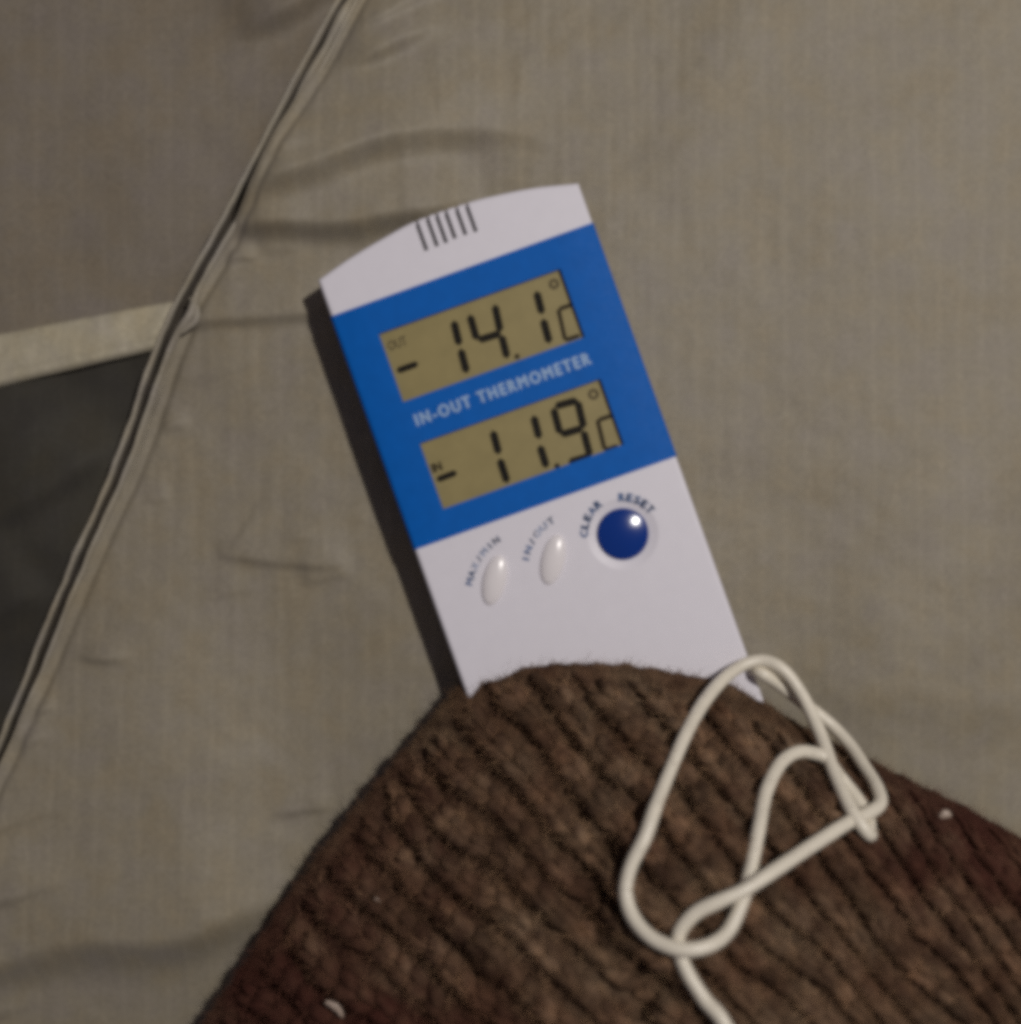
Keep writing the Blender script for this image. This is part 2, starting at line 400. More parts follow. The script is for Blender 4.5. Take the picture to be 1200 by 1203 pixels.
TOPP = [(372, 329), (410, 303), (450, 279), (490, 258), (550, 237), (590, 227), (630, 219.5), (681, 214)]
topuv = [uv(*p) for p in TOPP]; topuv[0] = (-HW, topuv[0][1]); topuv[-1] = (HW, topuv[-1][1])
topc = catmull(topuv, 6)
OUT = [tuple(p) for p in topc]
for k in range(7):                              # rounded lower corners
    a_ = k / 6 * math.pi / 2; OUT.append((HW - 8 + 8 * math.cos(a_), LEN - 8 + 8 * math.sin(a_)))
for k in range(7):
    a_ = k / 6 * math.pi / 2; OUT.append((-HW + 8 - 8 * math.sin(a_), LEN - 8 + 8 * math.cos(a_)))
def housing_mesh():
    bm = bmesh.new()
    fr = [bm.verts.new(L(u, v, 0)) for u, v in OUT]
    f = bm.faces.new(fr)
    r = bmesh.ops.extrude_face_region(bm, geom=[f])
    vv = [g for g in r['geom'] if isinstance(g, bmesh.types.BMVert)]
    bmesh.ops.translate(bm, verts=vv, vec=(0, 10 * MM, 0))
    bm.normal_update()
    bmesh.ops.recalc_face_normals(bm, faces=bm.faces)
    ed = [e for e in bm.edges if abs(e.verts[0].co.y - e.verts[1].co.y) < 1e-7]
    bmesh.ops.bevel(bm, geom=ed, offset=0.9 * MM, segments=4, profile=0.5, affect='EDGES', clamp_overlap=True)
    me = bpy.data.meshes.new('housing'); bm.to_mesh(me); bm.free(); return me
hs = link('housing', housing_mesh(), M['white'])
# pockets for the displays, vent slots, and the dish round the big button
SCR = [[(445.4, 391.5), (658.9, 316.5), (687, 396), (473.6, 472.5)], [(493, 522.3), (705.3, 444), (732.4, 520.5), (522.3, 599.3)]]
def rect(q):
    a_ = [uv(*p) for p in q]
    return ((a_[0][0] + a_[3][0]) / 2, (a_[1][0] + a_[2][0]) / 2, (a_[0][1] + a_[1][1]) / 2, (a_[2][1] + a_[3][1]) / 2)
RS = [rect(q) for q in SCR]
def slotpx(x, y): return uv(350 + x / 2.5, 190 + y / 2.5)
SL = [((352, 176), (375, 262)), ((383, 160), (405, 250)), ((410, 152), (432, 240)), ((437, 143), (458, 227)), ((468, 135), (490, 216)), ((500, 124), (518, 208))]
BTN = uv(732, 627.4)
bm = bmesh.new()
for (u0, u1, v0, v1) in RS: box_bm(bm, u0 - 0.6, u1 + 0.6, v0 - 0.6, v1 + 0.6, -1, 2.2)
for a_, b_ in SL:
    a_ = slotpx(*a_); b_ = slotpx(*b_); uu = (a_[0] + b_[0]) / 2
    box_bm(bm, uu - 0.5, uu + 0.5, a_[1] - 0.6, b_[1], -1, 1.6)
bmesh.ops.recalc_face_normals(bm, faces=bm.faces)
cme = bpy.data.meshes.new('cut'); bm.to_mesh(cme); bm.free()
cut = link('cut', cme)
bm = bmesh.new()
bmesh.ops.create_uvsphere(bm, u_segments=72, v_segments=72, radius=1.0)
Rd, dep = 8.4, 1.15; Rs = (Rd * Rd + dep * dep) / (2 * dep)
bmesh.ops.scale(bm, vec=(Rs * MM,) * 3, verts=bm.verts)
bmesh.ops.rotate(bm, cent=(0, 0, 0), matrix=Matrix.Rotation(math.pi / 2, 3, 'X'), verts=bm.verts)
bmesh.ops.translate(bm, vec=L(BTN[0], BTN[1], -(Rs - dep)), verts=bm.verts)
cme2 = bpy.data.meshes.new('cut2'); bm.to_mesh(cme2); bm.free()
cut2 = link('cut2', cme2)
for c_ in (cut, cut2):
    md = hs.modifiers.new('b', 'BOOLEAN'); md.operation = 'DIFFERENCE'; md.object = c_; md.solver = 'EXACT'
nm = eval_mesh(hs)
bpy.data.objects.remove(hs); bpy.data.objects.remove(cut); bpy.data.objects.remove(cut2)
nm.materials.clear()
hs = link('housing', nm, M['white'], thermo)
try:
    nm.polygons.foreach_set('use_smooth', [True] * len(nm.polygons)); nm.set_sharp_from_angle(angle=math.radians(30))
    for pl in nm.polygons:
        if pl.normal.y < -0.99999: pl.use_smooth = False
except Exception: pass

# dark floors of the vent slots
for a_, b_ in SL:
    a_ = slotpx(*a_); b_ = slotpx(*b_); uu = (a_[0] + b_[0]) / 2
    bm = bmesh.new(); box_bm(bm, uu - 0.48, uu + 0.48, a_[1] + 0.5, b_[1] - 0.05, 0.35, 1.5)
    bmesh.ops.recalc_face_normals(bm, faces=bm.faces)
    me = bpy.data.meshes.new('vent_slot'); bm.to_mesh(me); bm.free(); link('vent_slot', me, M['slot'], thermo)

# blue band: wraps over both long edges, with two window openings
bq = rect([(390, 371.5), (697, 261.5), (795, 537), (487, 645)])
prof = []                                       # (u, y) across
rw = 1.0; Wb = HW + 0.18; fy = -0.28
prof += [(-Wb, 9.0), (-Wb, 5.0)]
for k in range(6):
    a_ = k / 5 * math.pi / 2; prof.append((-Wb + rw - rw * math.cos(a_), fy + rw - rw * math.sin(a_)))
ucuts = sorted({RS[0][0], RS[0][1], RS[1][0], RS[1][1]})
prof += [(u, fy) for u in ucuts]
for k in range(6):
    a_ = k / 5 * math.pi / 2; prof.append((Wb - rw + rw * math.sin(a_), fy + rw - rw * math.cos(a_)))
prof += [(Wb, 5.0), (Wb, 9.0)]
vcuts = [bq[2], RS[0][2], RS[0][3], RS[1][2], RS[1][3], bq[3]]
bm = bmesh.new()
gvx = [[bm.verts.new(L(u, v, y)) for v in vcuts] for u, y in prof]
for i in range(len(prof) - 1):
    for j in range(len(vcuts) - 1):
        um = (prof[i][0] + prof[i + 1][0]) / 2; vm = (vcuts[j] + vcuts[j + 1]) / 2
        if prof[i][1] == fy and any(r[0] < um < r[1] and r[2] < vm < r[3] for r in RS): continue
        bm.faces.new((gvx[i][j], gvx[i][j + 1], gvx[i + 1][j + 1], gvx[i + 1][j]))
be = [e for e in bm.edges if e.is_boundary]
r = bmesh.ops.extrude_edge_only(bm, edges=be)
for g in r['geom']:
    if isinstance(g, bmesh.types.BMVert):       # edges turn inwards (towards the housing); outer rim only down to it
        inside = any(rr[0] - .01 <= g.co.x / MM <= rr[1] + .01 and rr[2] - .01 <= LEN - g.co.z / MM <= rr[3] + .01 for rr in RS)
        if inside: g.co.y += 1.6 * MM
        elif abs(g.co.x) < (Wb - 0.01) * MM or g.co.y < 8.9 * MM: g.co.y += 0.5 * MM; g.co.x *= (HW - 0.4) / Wb if abs(g.co.x) > (HW - 0.4) * MM else 1
        else: g.co.x *= (HW - 0.3) / Wb
bmesh.ops.recalc_face_normals(bm, faces=bm.faces)
me = bpy.data.meshes.new('blue_band'); bm.to_mesh(me); bm.free()
bb = link('blue_band', me, M['blue'], thermo)
me.polygons.foreach_set('use_smooth', [True] * len(me.polygons)); me.set_sharp_from_angle(angle=math.radians(30))

# lettering from Blender's own font
_tc = {}
def glyphs(body, bold=0.0, space=1.0):
    key = (body, bold, space)
    if key not in _tc:
        cu = bpy.data.curves.new('t', 'FONT'); cu.body = body; cu.size = 1.0; cu.offset = bold; cu.resolution_u = 3; cu.space_character = space
        ob = bpy.data.objects.new('t', cu); COL.objects.link(ob)
        me = eval_mesh(ob)
        V = np.array([v.co[:2] for v in me.vertices]); F = [tuple(p.vertices) for p in me.polygons]
        bpy.data.objects.remove(ob); bpy.data.curves.remove(cu); bpy.data.meshes.remove(me)
        _tc[key] = (V, F)
    return _tc[key]
def flat_mesh(name, Vl, F, y, th=0.05):
    """Vl: (n,2) local (u, v) mm -> thin solid standing `th` proud at depth y"""
    n = len(Vl)
    V = [L(u, v, y) for u, v in Vl] + [L(u, v, y - th - 0.004 * (5 * i // n)) for i, (u, v) in enumerate(Vl)]
    me = mesh(name, V, [tuple(i + n for i in f) for f in F]); return me
def embolden(V, F, b):
    Vs, Fs = [], []
    for k, (dx, dy) in enumerate(((0, 0), (b, 0), (-b, 0), (0, b * 0.6), (0, -b * 0.6))):
        Fs += [tuple(i + k * len(V) for i in f) for f in F]; Vs.append(V + np.array([dx, dy]))
    return np.vstack(Vs), Fs
def text_line(name, body, p0, p1, height, mat, parent, y, bold=0.03, space=1.0):
    V, F = glyphs(body, 0.0, space)
    if bold: V, F = embolden(V, F, bold)
    V = V.copy(); x0, x1 = V[:, 0].min(), V[:, 0].max(); y0, y1 = V[:, 1].min(), V[:, 1].max()
    p0 = np.array(p0); p1 = np.array(p1); d = p1 - p0; ln = np.linalg.norm(d); d /= ln; nrm = np.array([d[1], -d[0]])   # up
    out = p0 + ((V[:, :1] - x0) / (x1 - x0) * ln) * d + ((V[:, 1:] - y0) / (y1 - y0) * height) * nrm
    return link(name, flat_mesh(name, out, F, y), mat, parent)
def z5(x, y): return uv(470 + x / 4.8, 400 + y / 4.8)
text_line('lettering', 'IN-OUT THERMOMETER', z5(98, 487), z5(1086, 132), 3.05, M['print'], thermo, fy, 0.07, 1.3)

# displays
def z3(x, y): return np.array(uv(440 + x / 4.615, 310 + y / 4.615))
def z4(x, y): return np.array(uv(480 + x / 4.615, 440 + y / 4.615))
LY = 1.0
def bar(p, q_, wd, VV, FF):
    d = q_ - p; l = np.linalg.norm(d); d = d / l; n = np.array([-d[1], d[0]]) * wd / 2; c = min(wd * 0.45, l * 0.3)
    i = len(VV)
    VV += [p, p + d * c + n, q_ - d * c + n, q_, q_ - d * c - n, p + d * c - n]
    FF.append(tuple(range(i, i + 6)))
def seg_obj(name, disp, bars, wd, mat='seg'):
    VV, FF = [], []
    for p, q_ in bars: bar(p, q_, wd, VV, FF)
    return link(name, flat_mesh(name, VV, FF, LY - 0.03, 0.03), M[mat], disp)
def ring(name, disp, c, r0, r1, mat):
    VV, FF = [], []; n = 20
    for k in range(n):
        a_ = 2 * math.pi * k / n
        VV += [c + r0 * np.array([math.cos(a_), math.sin(a_)]), c + r1 * np.array([math.cos(a_), math.sin(a_)])]
    for k in range(n):
        j = (k + 1) % n; FF.append((2 * k, 2 * k + 1, 2 * j + 1, 2 * j))
    return link(name, flat_mesh(name, VV, FF, LY - 0.03, 0.03), M[mat], disp)
def display(rc, zf, label):
    u0, u1, v0, v1 = rc
    bm = bmesh.new(); box_bm(bm, u0 - 0.5, u1 + 0.5, v0 - 0.5, v1 + 0.5, LY, LY + 1.0)
    bmesh.ops.recalc_face_normals(bm, faces=bm.faces)
    me = bpy.data.meshes.new('display'); bm.to_mesh(me); bm.free()
    d = link('display', me, M['lcd'], thermo); d['label'] = label; return d
d1 = display(RS[0], z3, 'upper readout showing minus 14.1 degrees C')
A = z3
seg_obj('digit', d1, [(A(428, 302), A(462, 442)), (A(466, 455), A(502, 592))], 1.85)
seg_obj('digit', d1, [(A(516, 270), A(556, 412)), (A(560, 412), A(688, 372)), (A(652, 215), A(684, 368)), (A(688, 380), A(722, 512))], 1.8)
seg_obj('decimal_point', d1, [(A(758, 504), A(790, 494))], 1.2, 'seg_mid')
seg_obj('digit', d1, [(A(878, 142), A(912, 272)), (A(914, 292), A(952, 430))], 1.85)
seg_obj('unit_letter', d1, [(A(1000, 243), A(1075, 216)), (A(998, 240), A(1036, 412)), (A(1034, 412), A(1118, 384))], 1.0, 'seg_mid')
ring('degree_symbol', d1, A(975, 105), 0.55, 1.25, 'seg_faint')
seg_obj('minus_sign', d1, [(A(118, 580), A(238, 536))], 1.5)
text_line('display_word', 'OUT', A(82, 470), A(182, 434), 2.3, M['seg_faint'], d1, LY - 0.01, 0.02)
d2 = display(RS[1], z4, 'lower readout showing minus 11.9 degrees C')
A = z4
seg_obj('digit', d2, [(A(456, 300), A(492, 434)), (A(494, 452), A(538, 590))], 1.85)
seg_obj('digit', d2, [(A(678, 218), A(712, 350)), (A(712, 380), A(752, 508))], 1.85)
seg_obj('decimal_point', d2, [(A(790, 500), A(824, 490))], 1.2)
seg_obj('digit', d2, [(A(786, 176), A(824, 322)), (A(792, 172), A(922, 136)), (A(918, 138), A(954, 292)), (A(824, 326), A(950, 288)), (A(950, 300), A(988, 446)), (A(868, 476), A(992, 440))], 1.8)
seg_obj('unit_letter', d2, [(A(1030, 246), A(1106, 220)), (A(1026, 240), A(1066, 406)), (A(1062, 410), A(1142, 384))], 1.05, 'seg_mid')
ring('degree_symbol', d2, A(1005, 105), 0.6, 1.3, 'seg_faint')
seg_obj('minus_sign', d2, [(A(150, 572), A(264, 528))], 1.5)
text_line('display_word', 'IN', A(134, 535), A(188, 516), 2.2, M['seg_mid'], d2, LY - 0.01, 0.05)

# big round button
def dome(name, c, ru, rv, ang, height, mat, base_y, collar=0.25, n=48, rings=12, pw=2.0):
    VV, FF = [], []
    def pt(r, k, y):
        a_ = 2 * math.pi * k / n; x, z = ru * r * math.cos(a_), rv * r * math.sin(a_)
        return L(c[0] + x * math.cos(ang) - z * math.sin(ang), c[1] + x * math.sin(ang) + z * math.cos(ang), y)
    prof_ = [(1.0, base_y + 0.9), (1.0, base_y - collar * 0.6)]
    for k in range(rings):
        t = k / rings; a_ = t * math.pi / 2
        r_ = 1 - 0.02 - 0.98 * (t ** 1.0) if True else 0
        prof_.append((r_, base_y - collar - height * (1 - r_ ** pw)))
    for r_, y in prof_: VV += [pt(r_, k, y) for k in range(n)]
    VV.append(L(c[0], c[1], base_y - collar - height))
    for i in range(len(prof_) - 1):
        for k in range(n): FF.append((i * n + k, i * n + (k + 1) % n, (i + 1) * n + (k + 1) % n, (i + 1) * n + k))
    b0 = (len(prof_) - 1) * n
    for k in range(n): FF.append((b0 + k, b0 + (k + 1) % n, len(VV) - 1))
    me = mesh(name, VV, FF)
    bm = bmesh.new(); bm.from_mesh(me); bmesh.ops.recalc_face_normals(bm, faces=bm.faces); bm.to_mesh(me); bm.free()
    o = link(name, me, mat, thermo, True); me.set_sharp_from_angle(angle=math.radians(60)); return o
rb = dome('round_button', BTN, 6.1, 6.1, 0, 0.85, M['knob'], 0.5, 0.45)
rb['label'] = 'glossy dark blue round button'
# slim oval buttons
for cpx in ((581.3, 681.3), (650, 657.3)):
    c = uv(*cpx); tip = uv(cpx[0] + 10, cpx[1] - 44)
    ang = math.atan2(tip[1] - c[1], tip[0] - c[0])
    dome('oval_button', c, 6.0, 2.75, ang, 0.85, M['button'], 0.0, 0.42, 40, 10, 2.6)
# curved printed words
def arc_text(body, cpts, height, mat, faint=None, split=99, bold=0.055, fill=0.92):
    C = catmull([uv(*p) for p in cpts], 12)
    ds = np.r_[0, np.cumsum(np.linalg.norm(np.diff(C, axis=0), axis=1))]
    n = len(body); groups = {0: ([], []), 1: ([], [])}
    for k, ch in enumerate(body):
        if ch == ' ': continue
        s_ = (k + 0.5) / n * ds[-1]
        p = np.array([np.interp(s_, ds, C[:, 0]), np.interp(s_, ds, C[:, 1])])
        e = ds[-1] * 0.04
        t = np.array([np.interp(s_ + e, ds, C[:, 0]) - np.interp(s_ - e, ds, C[:, 0]), np.interp(s_ + e, ds, C[:, 1]) - np.interp(s_ - e, ds, C[:, 1])])
        t /= np.linalg.norm(t); nn = np.array([t[1], -t[0]])
        V, F = embolden(*glyphs(ch), bold)
        cxm = (V[:, 0].min() + V[:, 0].max()) / 2; wdt = V[:, 0].max() - V[:, 0].min(); y0, y1 = V[:, 1].min(), V[:, 1].max()
        sx_ = min(ds[-1] / n * fill / max(wdt, 0.2), height / (y1 - y0) * 1.25)
        out = p + (V[:, :1] - cxm) * sx_ * t + ((V[:, 1:] - (y0 + y1) / 2) / (y1 - y0) * height) * nn
        g = groups[1 if (faint and k >= split) else 0]; i = len(g[0]); g[0].extend(list(out)); g[1].extend([tuple(a + i for a in f) for f in F])
    for gi, mt in ((0, mat), (1, faint)):
        if groups[gi][0]: link('lettering', flat_mesh('lettering', groups[gi][0], groups[gi][1], 0.0, 0.04), mt, thermo)
arc_text('MAX/MIN', [(550.5, 688), (556, 670), (566, 652), (577, 640), (587, 632)], 1.7, M['ink'], M['ink_faint'], 2)
arc_text('IN/OUT', [(616.5, 662), (622, 643), (632, 626), (642, 616), (652, 609)], 1.7, M['ink'], M['ink_faint'], 3)
def ringpts(a0, a1, r, n=7): return [(732 + r * math.cos(math.radians(a)), 627.4 + r * math.sin(math.radians(a))) for a in np.linspace(a0, a1, n)]
arc_text('CLEAR', ringpts(174, 236, 45.5), 2.0, M['ink'], bold=0.085)
arc_text('RESET', ringpts(262, 324, 43.5), 2.0, M['ink'], bold=0.085)

# ------------------------------------------------------------------ brown knitted wool
YS = 0.004; SS = sc_at(YS)
OUTL = [(170, 1310), (240, 1203), (300, 1112), (350, 1038), (400, 972), (450, 912), (500, 853), (526, 822), (552, 792), (590, 776), (650, 771), (730, 774), (800, 787), (860, 802),
        (910, 832), (960, 862), (1020, 891), (1080, 921), (1140, 951), (1200, 985), (1300, 1050), (1400, 1130), (1470, 1240), (1500, 1400), (1440, 1560), (1250, 1660), (900, 1690),
        (500, 1640), (250, 1540), (150, 1420)]
oc = catmull(OUTL + [OUTL[0]], 14)[:-1]
seg = np.linalg.norm(np.diff(np.vstack([oc, oc[:1]]), axis=0), axis=1); cum = np.r_[0, np.cumsum(seg)]; tot = cum[-1]
occ = np.vstack([oc, oc[:1]])
# where the visible stretch runs
i0 = 0; vis_end = cum[14 * 20]
s_par = np.concatenate([np.linspace(0, vis_end, 500, endpoint=False), np.linspace(vis_end, tot, 130, endpoint=False)])
B = np.stack([np.interp(s_par, cum, occ[:, 0]), np.interp(s_par, cum, occ[:, 1])], -1)
CEN = np.array([830.0, 1330.0])
NF, NB = 110, 26
tf = np.linspace(0, 1, NF) ** 1.55; tf[-1] = 0.985
tb = np.linspace(1, 0, NB, endpoint=False) ** 1.4 * 0.985
def ring_pts(t): return B[:, None, :] + (CEN - B)[:, None, :] * t[None, :, None]
PF = ring_pts(tf); PB = ring_pts(tb)
OB = occ[::3]
def dist_outline(Pxy):
    X = Pxy[..., 0].ravel(); Y = Pxy[..., 1].ravel(); best = np.full(X.shape, 1e9)
    for k in range(len(OB) - 1):
        ax, ay = OB[k]; dx, dy = OB[k + 1] - OB[k]
        t = np.clip(((X - ax) * dx + (Y - ay) * dy) / (dx * dx + dy * dy), 0, 1)
        best = np.minimum(best, (X - ax - t * dx) ** 2 + (Y - ay - t * dy) ** 2)
    return np.sqrt(best).reshape(Pxy.shape[:-1])
def shrink(p, y=-0.036):                        # photo pixel of a point at depth y -> pixel in the outline's plane
    f = (DCAM + y) / (DCAM + YS); return (600 + (p[0] - 600) * f, 601.5 + (p[1] - 601.5) * f)
FOLD = [shrink(p) for p in [(752, 968), (722, 1010), (700, 1058), (706, 1098), (738, 1132), (768, 1162), (770, 1215), (750, 1290)]]
FOLD2 = [shrink(p, -0.012) for p in [(872, 822), (890, 862), (912, 905), (935, 935)]]
def base_front(Pxy, d):
    R = 420.0
    k = np.clip(d / R, 0, 1)
    y = 54.0 * np.sqrt(np.clip(1 - (1 - k) ** 2.0, 0, 1)) 
    X, Y = Pxy[..., 0], Pxy[..., 1]
    dl = ((X - 240) * 406 + (Y - 1203) * 305) / 507.8             # from the left flank inwards
    y = y * (1 - 0.78 * np.exp(-np.clip(dl, 0, None) / 230))
    # folds: a lobe ends at the first, a shallow dip at the second
    sd, t = poly_field(X, Y, FOLD); tp = np.clip(t / 0.22, 0, 1) * np.clip((1 - t) / 0.1, 0, 1)
    y = y - 6.5 * np.exp(-(sd / 15) ** 2) * tp - 1.5 * np.exp(-((sd - 20) / 40) ** 2) * tp
    sd, t = poly_field(X, Y, FOLD2); tp = np.clip(t / 0.2, 0, 1) * np.clip((1 - t) / 0.5, 0, 1)
    y = y - 3.4 * np.exp(-(sd / 13) ** 2) * tp
    fade = np.clip(d / 60, 0, 1)
    y = y + fade * (1.3 * smooth_noise(X, Y, 210, 81) + 0.6 * smooth_noise(X, Y, 90, 82))
    return y                                     # mm towards the viewer from the outline's plane
dF = dist_outline(PF); hF = base_front(PF, dF)
dB = dist_outline(PB); hB = -8.5 * np.sqrt(np.clip(1 - (1 - np.clip(dB / 150, 0, 1)) ** 2, 0, 1))
ALL = np.concatenate([PB, PF], 1); HH = np.concatenate([hB, hF], 1)
# keep the middle from pinching
Wp = np.stack([(ALL[..., 0] - 600) * SS, YS - HH * MM, ZC + (601.5 - ALL[..., 1]) * SS], -1)
du = np.roll(Wp, -1, 0) - np.roll(Wp, 1, 0); dv = np.gradient(Wp, axis=1)
N = np.cross(du, dv); N /= np.maximum(np.linalg.norm(N, axis=-1), 1e-12)[..., None]
if (N[200, NB + 60] @ np.array([0, -1, 0])) < 0: N = -N
X, Y = ALL[..., 0], ALL[..., 1]
def russet_and_shade(X, Y):  # reddish yarn zones, plus painted shade on the left flank
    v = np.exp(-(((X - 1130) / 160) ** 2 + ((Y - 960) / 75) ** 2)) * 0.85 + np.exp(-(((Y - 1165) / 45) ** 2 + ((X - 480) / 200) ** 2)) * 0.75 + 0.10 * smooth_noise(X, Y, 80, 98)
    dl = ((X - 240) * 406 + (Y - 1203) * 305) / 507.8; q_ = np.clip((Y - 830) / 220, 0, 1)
    v = v + 0.6 * np.exp(-(dl / 150) ** 2) * q_  # shade of the left flank, put into the colour as dark maroon
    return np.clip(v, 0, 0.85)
t = NT('brown_wool')
at = t.n('ShaderNodeAttribute'); at.attribute_name = 'russet_and_shade'
n1 = t.noise(75, 4); n2 = t.noise(210, 5, rough=0.65)
cA = t.ramp(n1.outputs[0], [(0.30, (0.068, 0.036, 0.022)), (0.5, (0.096, 0.058, 0.036)), (0.70, (0.122, 0.082, 0.053))])
cA = t.mix(0.85, cA, t.ramp(n2.outputs[0], [(0.32, (0.40, 0.36, 0.38)), (0.5, (1, 1, 1)), (0.68, (1.9, 1.85, 1.75))]), 'MULTIPLY')
tn = t.n('ShaderNodeAttribute'); tn.attribute_name = 'tone'; cA = t.mix(1.0, cA, tn.outputs['Color'], 'MULTIPLY')
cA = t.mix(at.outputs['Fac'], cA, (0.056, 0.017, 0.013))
t.l(cA, t.b.inputs['Base Color']); t.set(Roughness=0.95); t.b.inputs['Specular IOR Level'].default_value = 0.08
fib = t.noise(1.0, 4, t.coord((1500, 1500, 1500)), 0.7)
t.l(t.bump(fib.outputs[0], 0.8, 0.0003), t.b.inputs['Normal'])
M['wool'] = t.m
t = NT('wool_fibre')
n1 = t.noise(75, 4); n2 = t.noise(210, 5, rough=0.65)
cA = t.ramp(n1.outputs[0], [(0.30, (0.140, 0.074, 0.041)), (0.5, (0.200, 0.120, 0.068)), (0.70, (0.250, 0.166, 0.098))])
cA = t.mix(0.7, cA, t.ramp(n2.outputs[0], [(0.32, (0.6, 0.56, 0.56)), (0.5, (1, 1, 1)), (0.68, (1.5, 1.5, 1.45))]), 'MULTIPLY')
at = t.n('ShaderNodeAttribute'); at.attribute_name = 'russet_and_shade'
tn = t.n('ShaderNodeAttribute'); tn.attribute_name = 'tone'; cA = t.mix(1.0, cA, tn.outputs['Color'], 'MULTIPLY')
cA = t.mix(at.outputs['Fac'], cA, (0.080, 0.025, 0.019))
t.l(cA, t.b.inputs['Base Color']); t.set(Roughness=0.85); t.b.inputs['Specular IOR Level'].default_value = 0.15
M['fibre'] = t.m

lump = -0.75 * np.clip(np.concatenate([dB, dF], 1) / 40, 0, 1) + 0.25 * smooth_noise(X, Y, 26, 95)
Wd = Wp + N * (lump * MM)[..., None]
me = grid_mesh('knitted_garment', Wd, len(s_par), NB + NF, closed=True, attr=('russet_and_shade', russet_and_shade(X, Y)))
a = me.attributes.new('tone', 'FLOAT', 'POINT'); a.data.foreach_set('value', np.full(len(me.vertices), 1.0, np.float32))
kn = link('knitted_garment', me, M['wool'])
tag(kn, 'fuzzy dark brown ribbed wool knit covering the lower end of the white thermometer', 'knitwear')

# ribs of V-shaped yarn stitches, fanning out from the lower right
PIV = np.array([1537.0, 1717.0]); DA = 0.0335
def inside(Pq):
    x, y = Pq[:, 0], Pq[:, 1]; c = np.zeros(len(x), bool); n = len(occ) - 1
    for k in range(n):
        x1, y1 = occ[k]; x2, y2 = occ[k + 1]
        if y1 == y2: continue
        m = ((y1 > y) != (y2 > y)) & (x < (x2 - x1) * (y - y1) / (y2 - y1) + x1); c ^= m
    return c
def surf(Pq):
    """outline-plane pixels (n,2) -> world points and outward normals of the garment"""
    def pos(Q): 
        h_ = base_front(Q, dist_outline(Q))
        return np.stack([(Q[:, 0] - 600) * SS, YS - h_ * MM, ZC + (601.5 - Q[:, 1]) * SS], -1)
    e = 1.5
    p = pos(Pq); px_ = pos(Pq + [e, 0]) - pos(Pq - [e, 0]); py_ = pos(Pq + [0, e]) - pos(Pq - [0, e])
    n = np.cross(px_, py_); n /= np.linalg.norm(n, axis=1)[:, None]
    n[n[:, 1] > 0] *= -1
    return p, n
NT_ = 7; taus = np.linspace(0, 1, NT_)
legs_c, legs_ang, legs_rib = [], [], []
for k in range(-97, -58):
    rho = 330.0 + rng.uniform(0, 20)
    while rho < 1560:
        pitch = 22.0 + rng.normal() * 1.2
        for side in (-1, 1):
            jit = rng.normal(size=2) * [0.02, 1.5]
            o = side * (0.03 + 0.16 * taus ** 0.75) + jit[0]
            rr = rho + (-0.12 + 1.36 * taus) * pitch * 1.0 + jit[1]
            aa = (k + o) * DA
            legs_c.append(np.stack([PIV[0] + rr * np.cos(aa), PIV[1] + rr * np.sin(aa)], -1)); legs_rib.append(k)
        rho += pitch
C2 = np.array(legs_c); legs_rib = np.array(legs_rib)
C2[..., 0] += 4.5 * smooth_noise(C2[..., 0], C2[..., 1], 130, 91) + 1.0 * smooth_noise(C2[..., 0], C2[..., 1], 45, 92)
C2[..., 1] += 4.5 * smooth_noise(C2[..., 0], C2[..., 1], 130, 93) + 1.0 * smooth_noise(C2[..., 0], C2[..., 1], 45, 94)
keep = (C2[:, :, 1].min(1) < 1290) & (C2[:, :, 0].min(1) < 1330) & (C2[:, :, 0].max(1) > 140)
C2 = C2[keep]; legs_rib = legs_rib[keep]
flat = C2.reshape(-1, 2); ok = inside(flat) & (dist_outline(flat) > np.where((flat[:, 1] < 880) & (flat[:, 0] > 500) & (flat[:, 0] < 940), 16, 6))
ok = ok.reshape(C2.shape[:2]).all(1); C2 = C2[ok]; legs_rib = legs_rib[ok]
nl = len(C2)
p_, n_ = surf(C2.reshape(-1, 2)); p_ = p_.reshape(nl, NT_, 3); n_ = n_.reshape(nl, NT_, 3)
rho_l = np.linalg.norm(C2[:, 3] - PIV, axis=1)
dc = dist_outline(C2[:, 3]); Rl = np.clip(dc / 45, 0.45, 1) * 0.225 * rho_l * DA * SS * rng.uniform(0.92, 1.08, nl)
hump = (np.sin(np.pi * taus) * 1.0 - 0.1)[None, :, None]
ctr = p_ + n_ * Rl[:, None, None] * hump
tg = np.gradient(ctr, axis=1); tg /= np.linalg.norm(tg, axis=-1)[..., None]
bn = np.cross(tg, n_); bn /= np.linalg.norm(bn, axis=-1)[..., None]; nm_ = np.cross(bn, tg)
NA = 8; an = np.linspace(0, 2 * math.pi, NA, endpoint=False)
rr = Rl[:, None] * (0.42 + 0.58 * np.sin(np.pi * (0.06 + 0.88 * taus)) ** 0.8)[None, :]
dirs = nm_[:, :, None, :] * np.cos(an)[None, None, :, None] + bn[:, :, None, :] * np.sin(an)[None, None, :, None]
rough_ = 1 + 0.10 * rng.normal(size=(nl, NT_, NA, 1))
dsh = nm_[:, :, None, :] * (1.3 * np.cos(an))[None, None, :, None] + bn[:, :, None, :] * np.sin(an)[None, None, :, None]
VT = ctr[:, :, None, :] + dsh * rr[:, :, None, None] * rough_            # (nl, NT_, NA, 3)
lf = []
for i in range(NT_ - 1):
    for j in range(NA): lf.append((i * NA + j, i * NA + (j + 1) % NA, (i + 1) * NA + (j + 1) % NA, (i + 1) * NA + j))
lf = np.array(lf)
tone = rng.uniform(0.70, 1.42, nl) * (1.08 + 0.2 * smooth_noise(C2[:, 3, 0], C2[:, 3, 1], 60, 101))
rus = russet_and_shade(C2[..., 0], C2[..., 1])
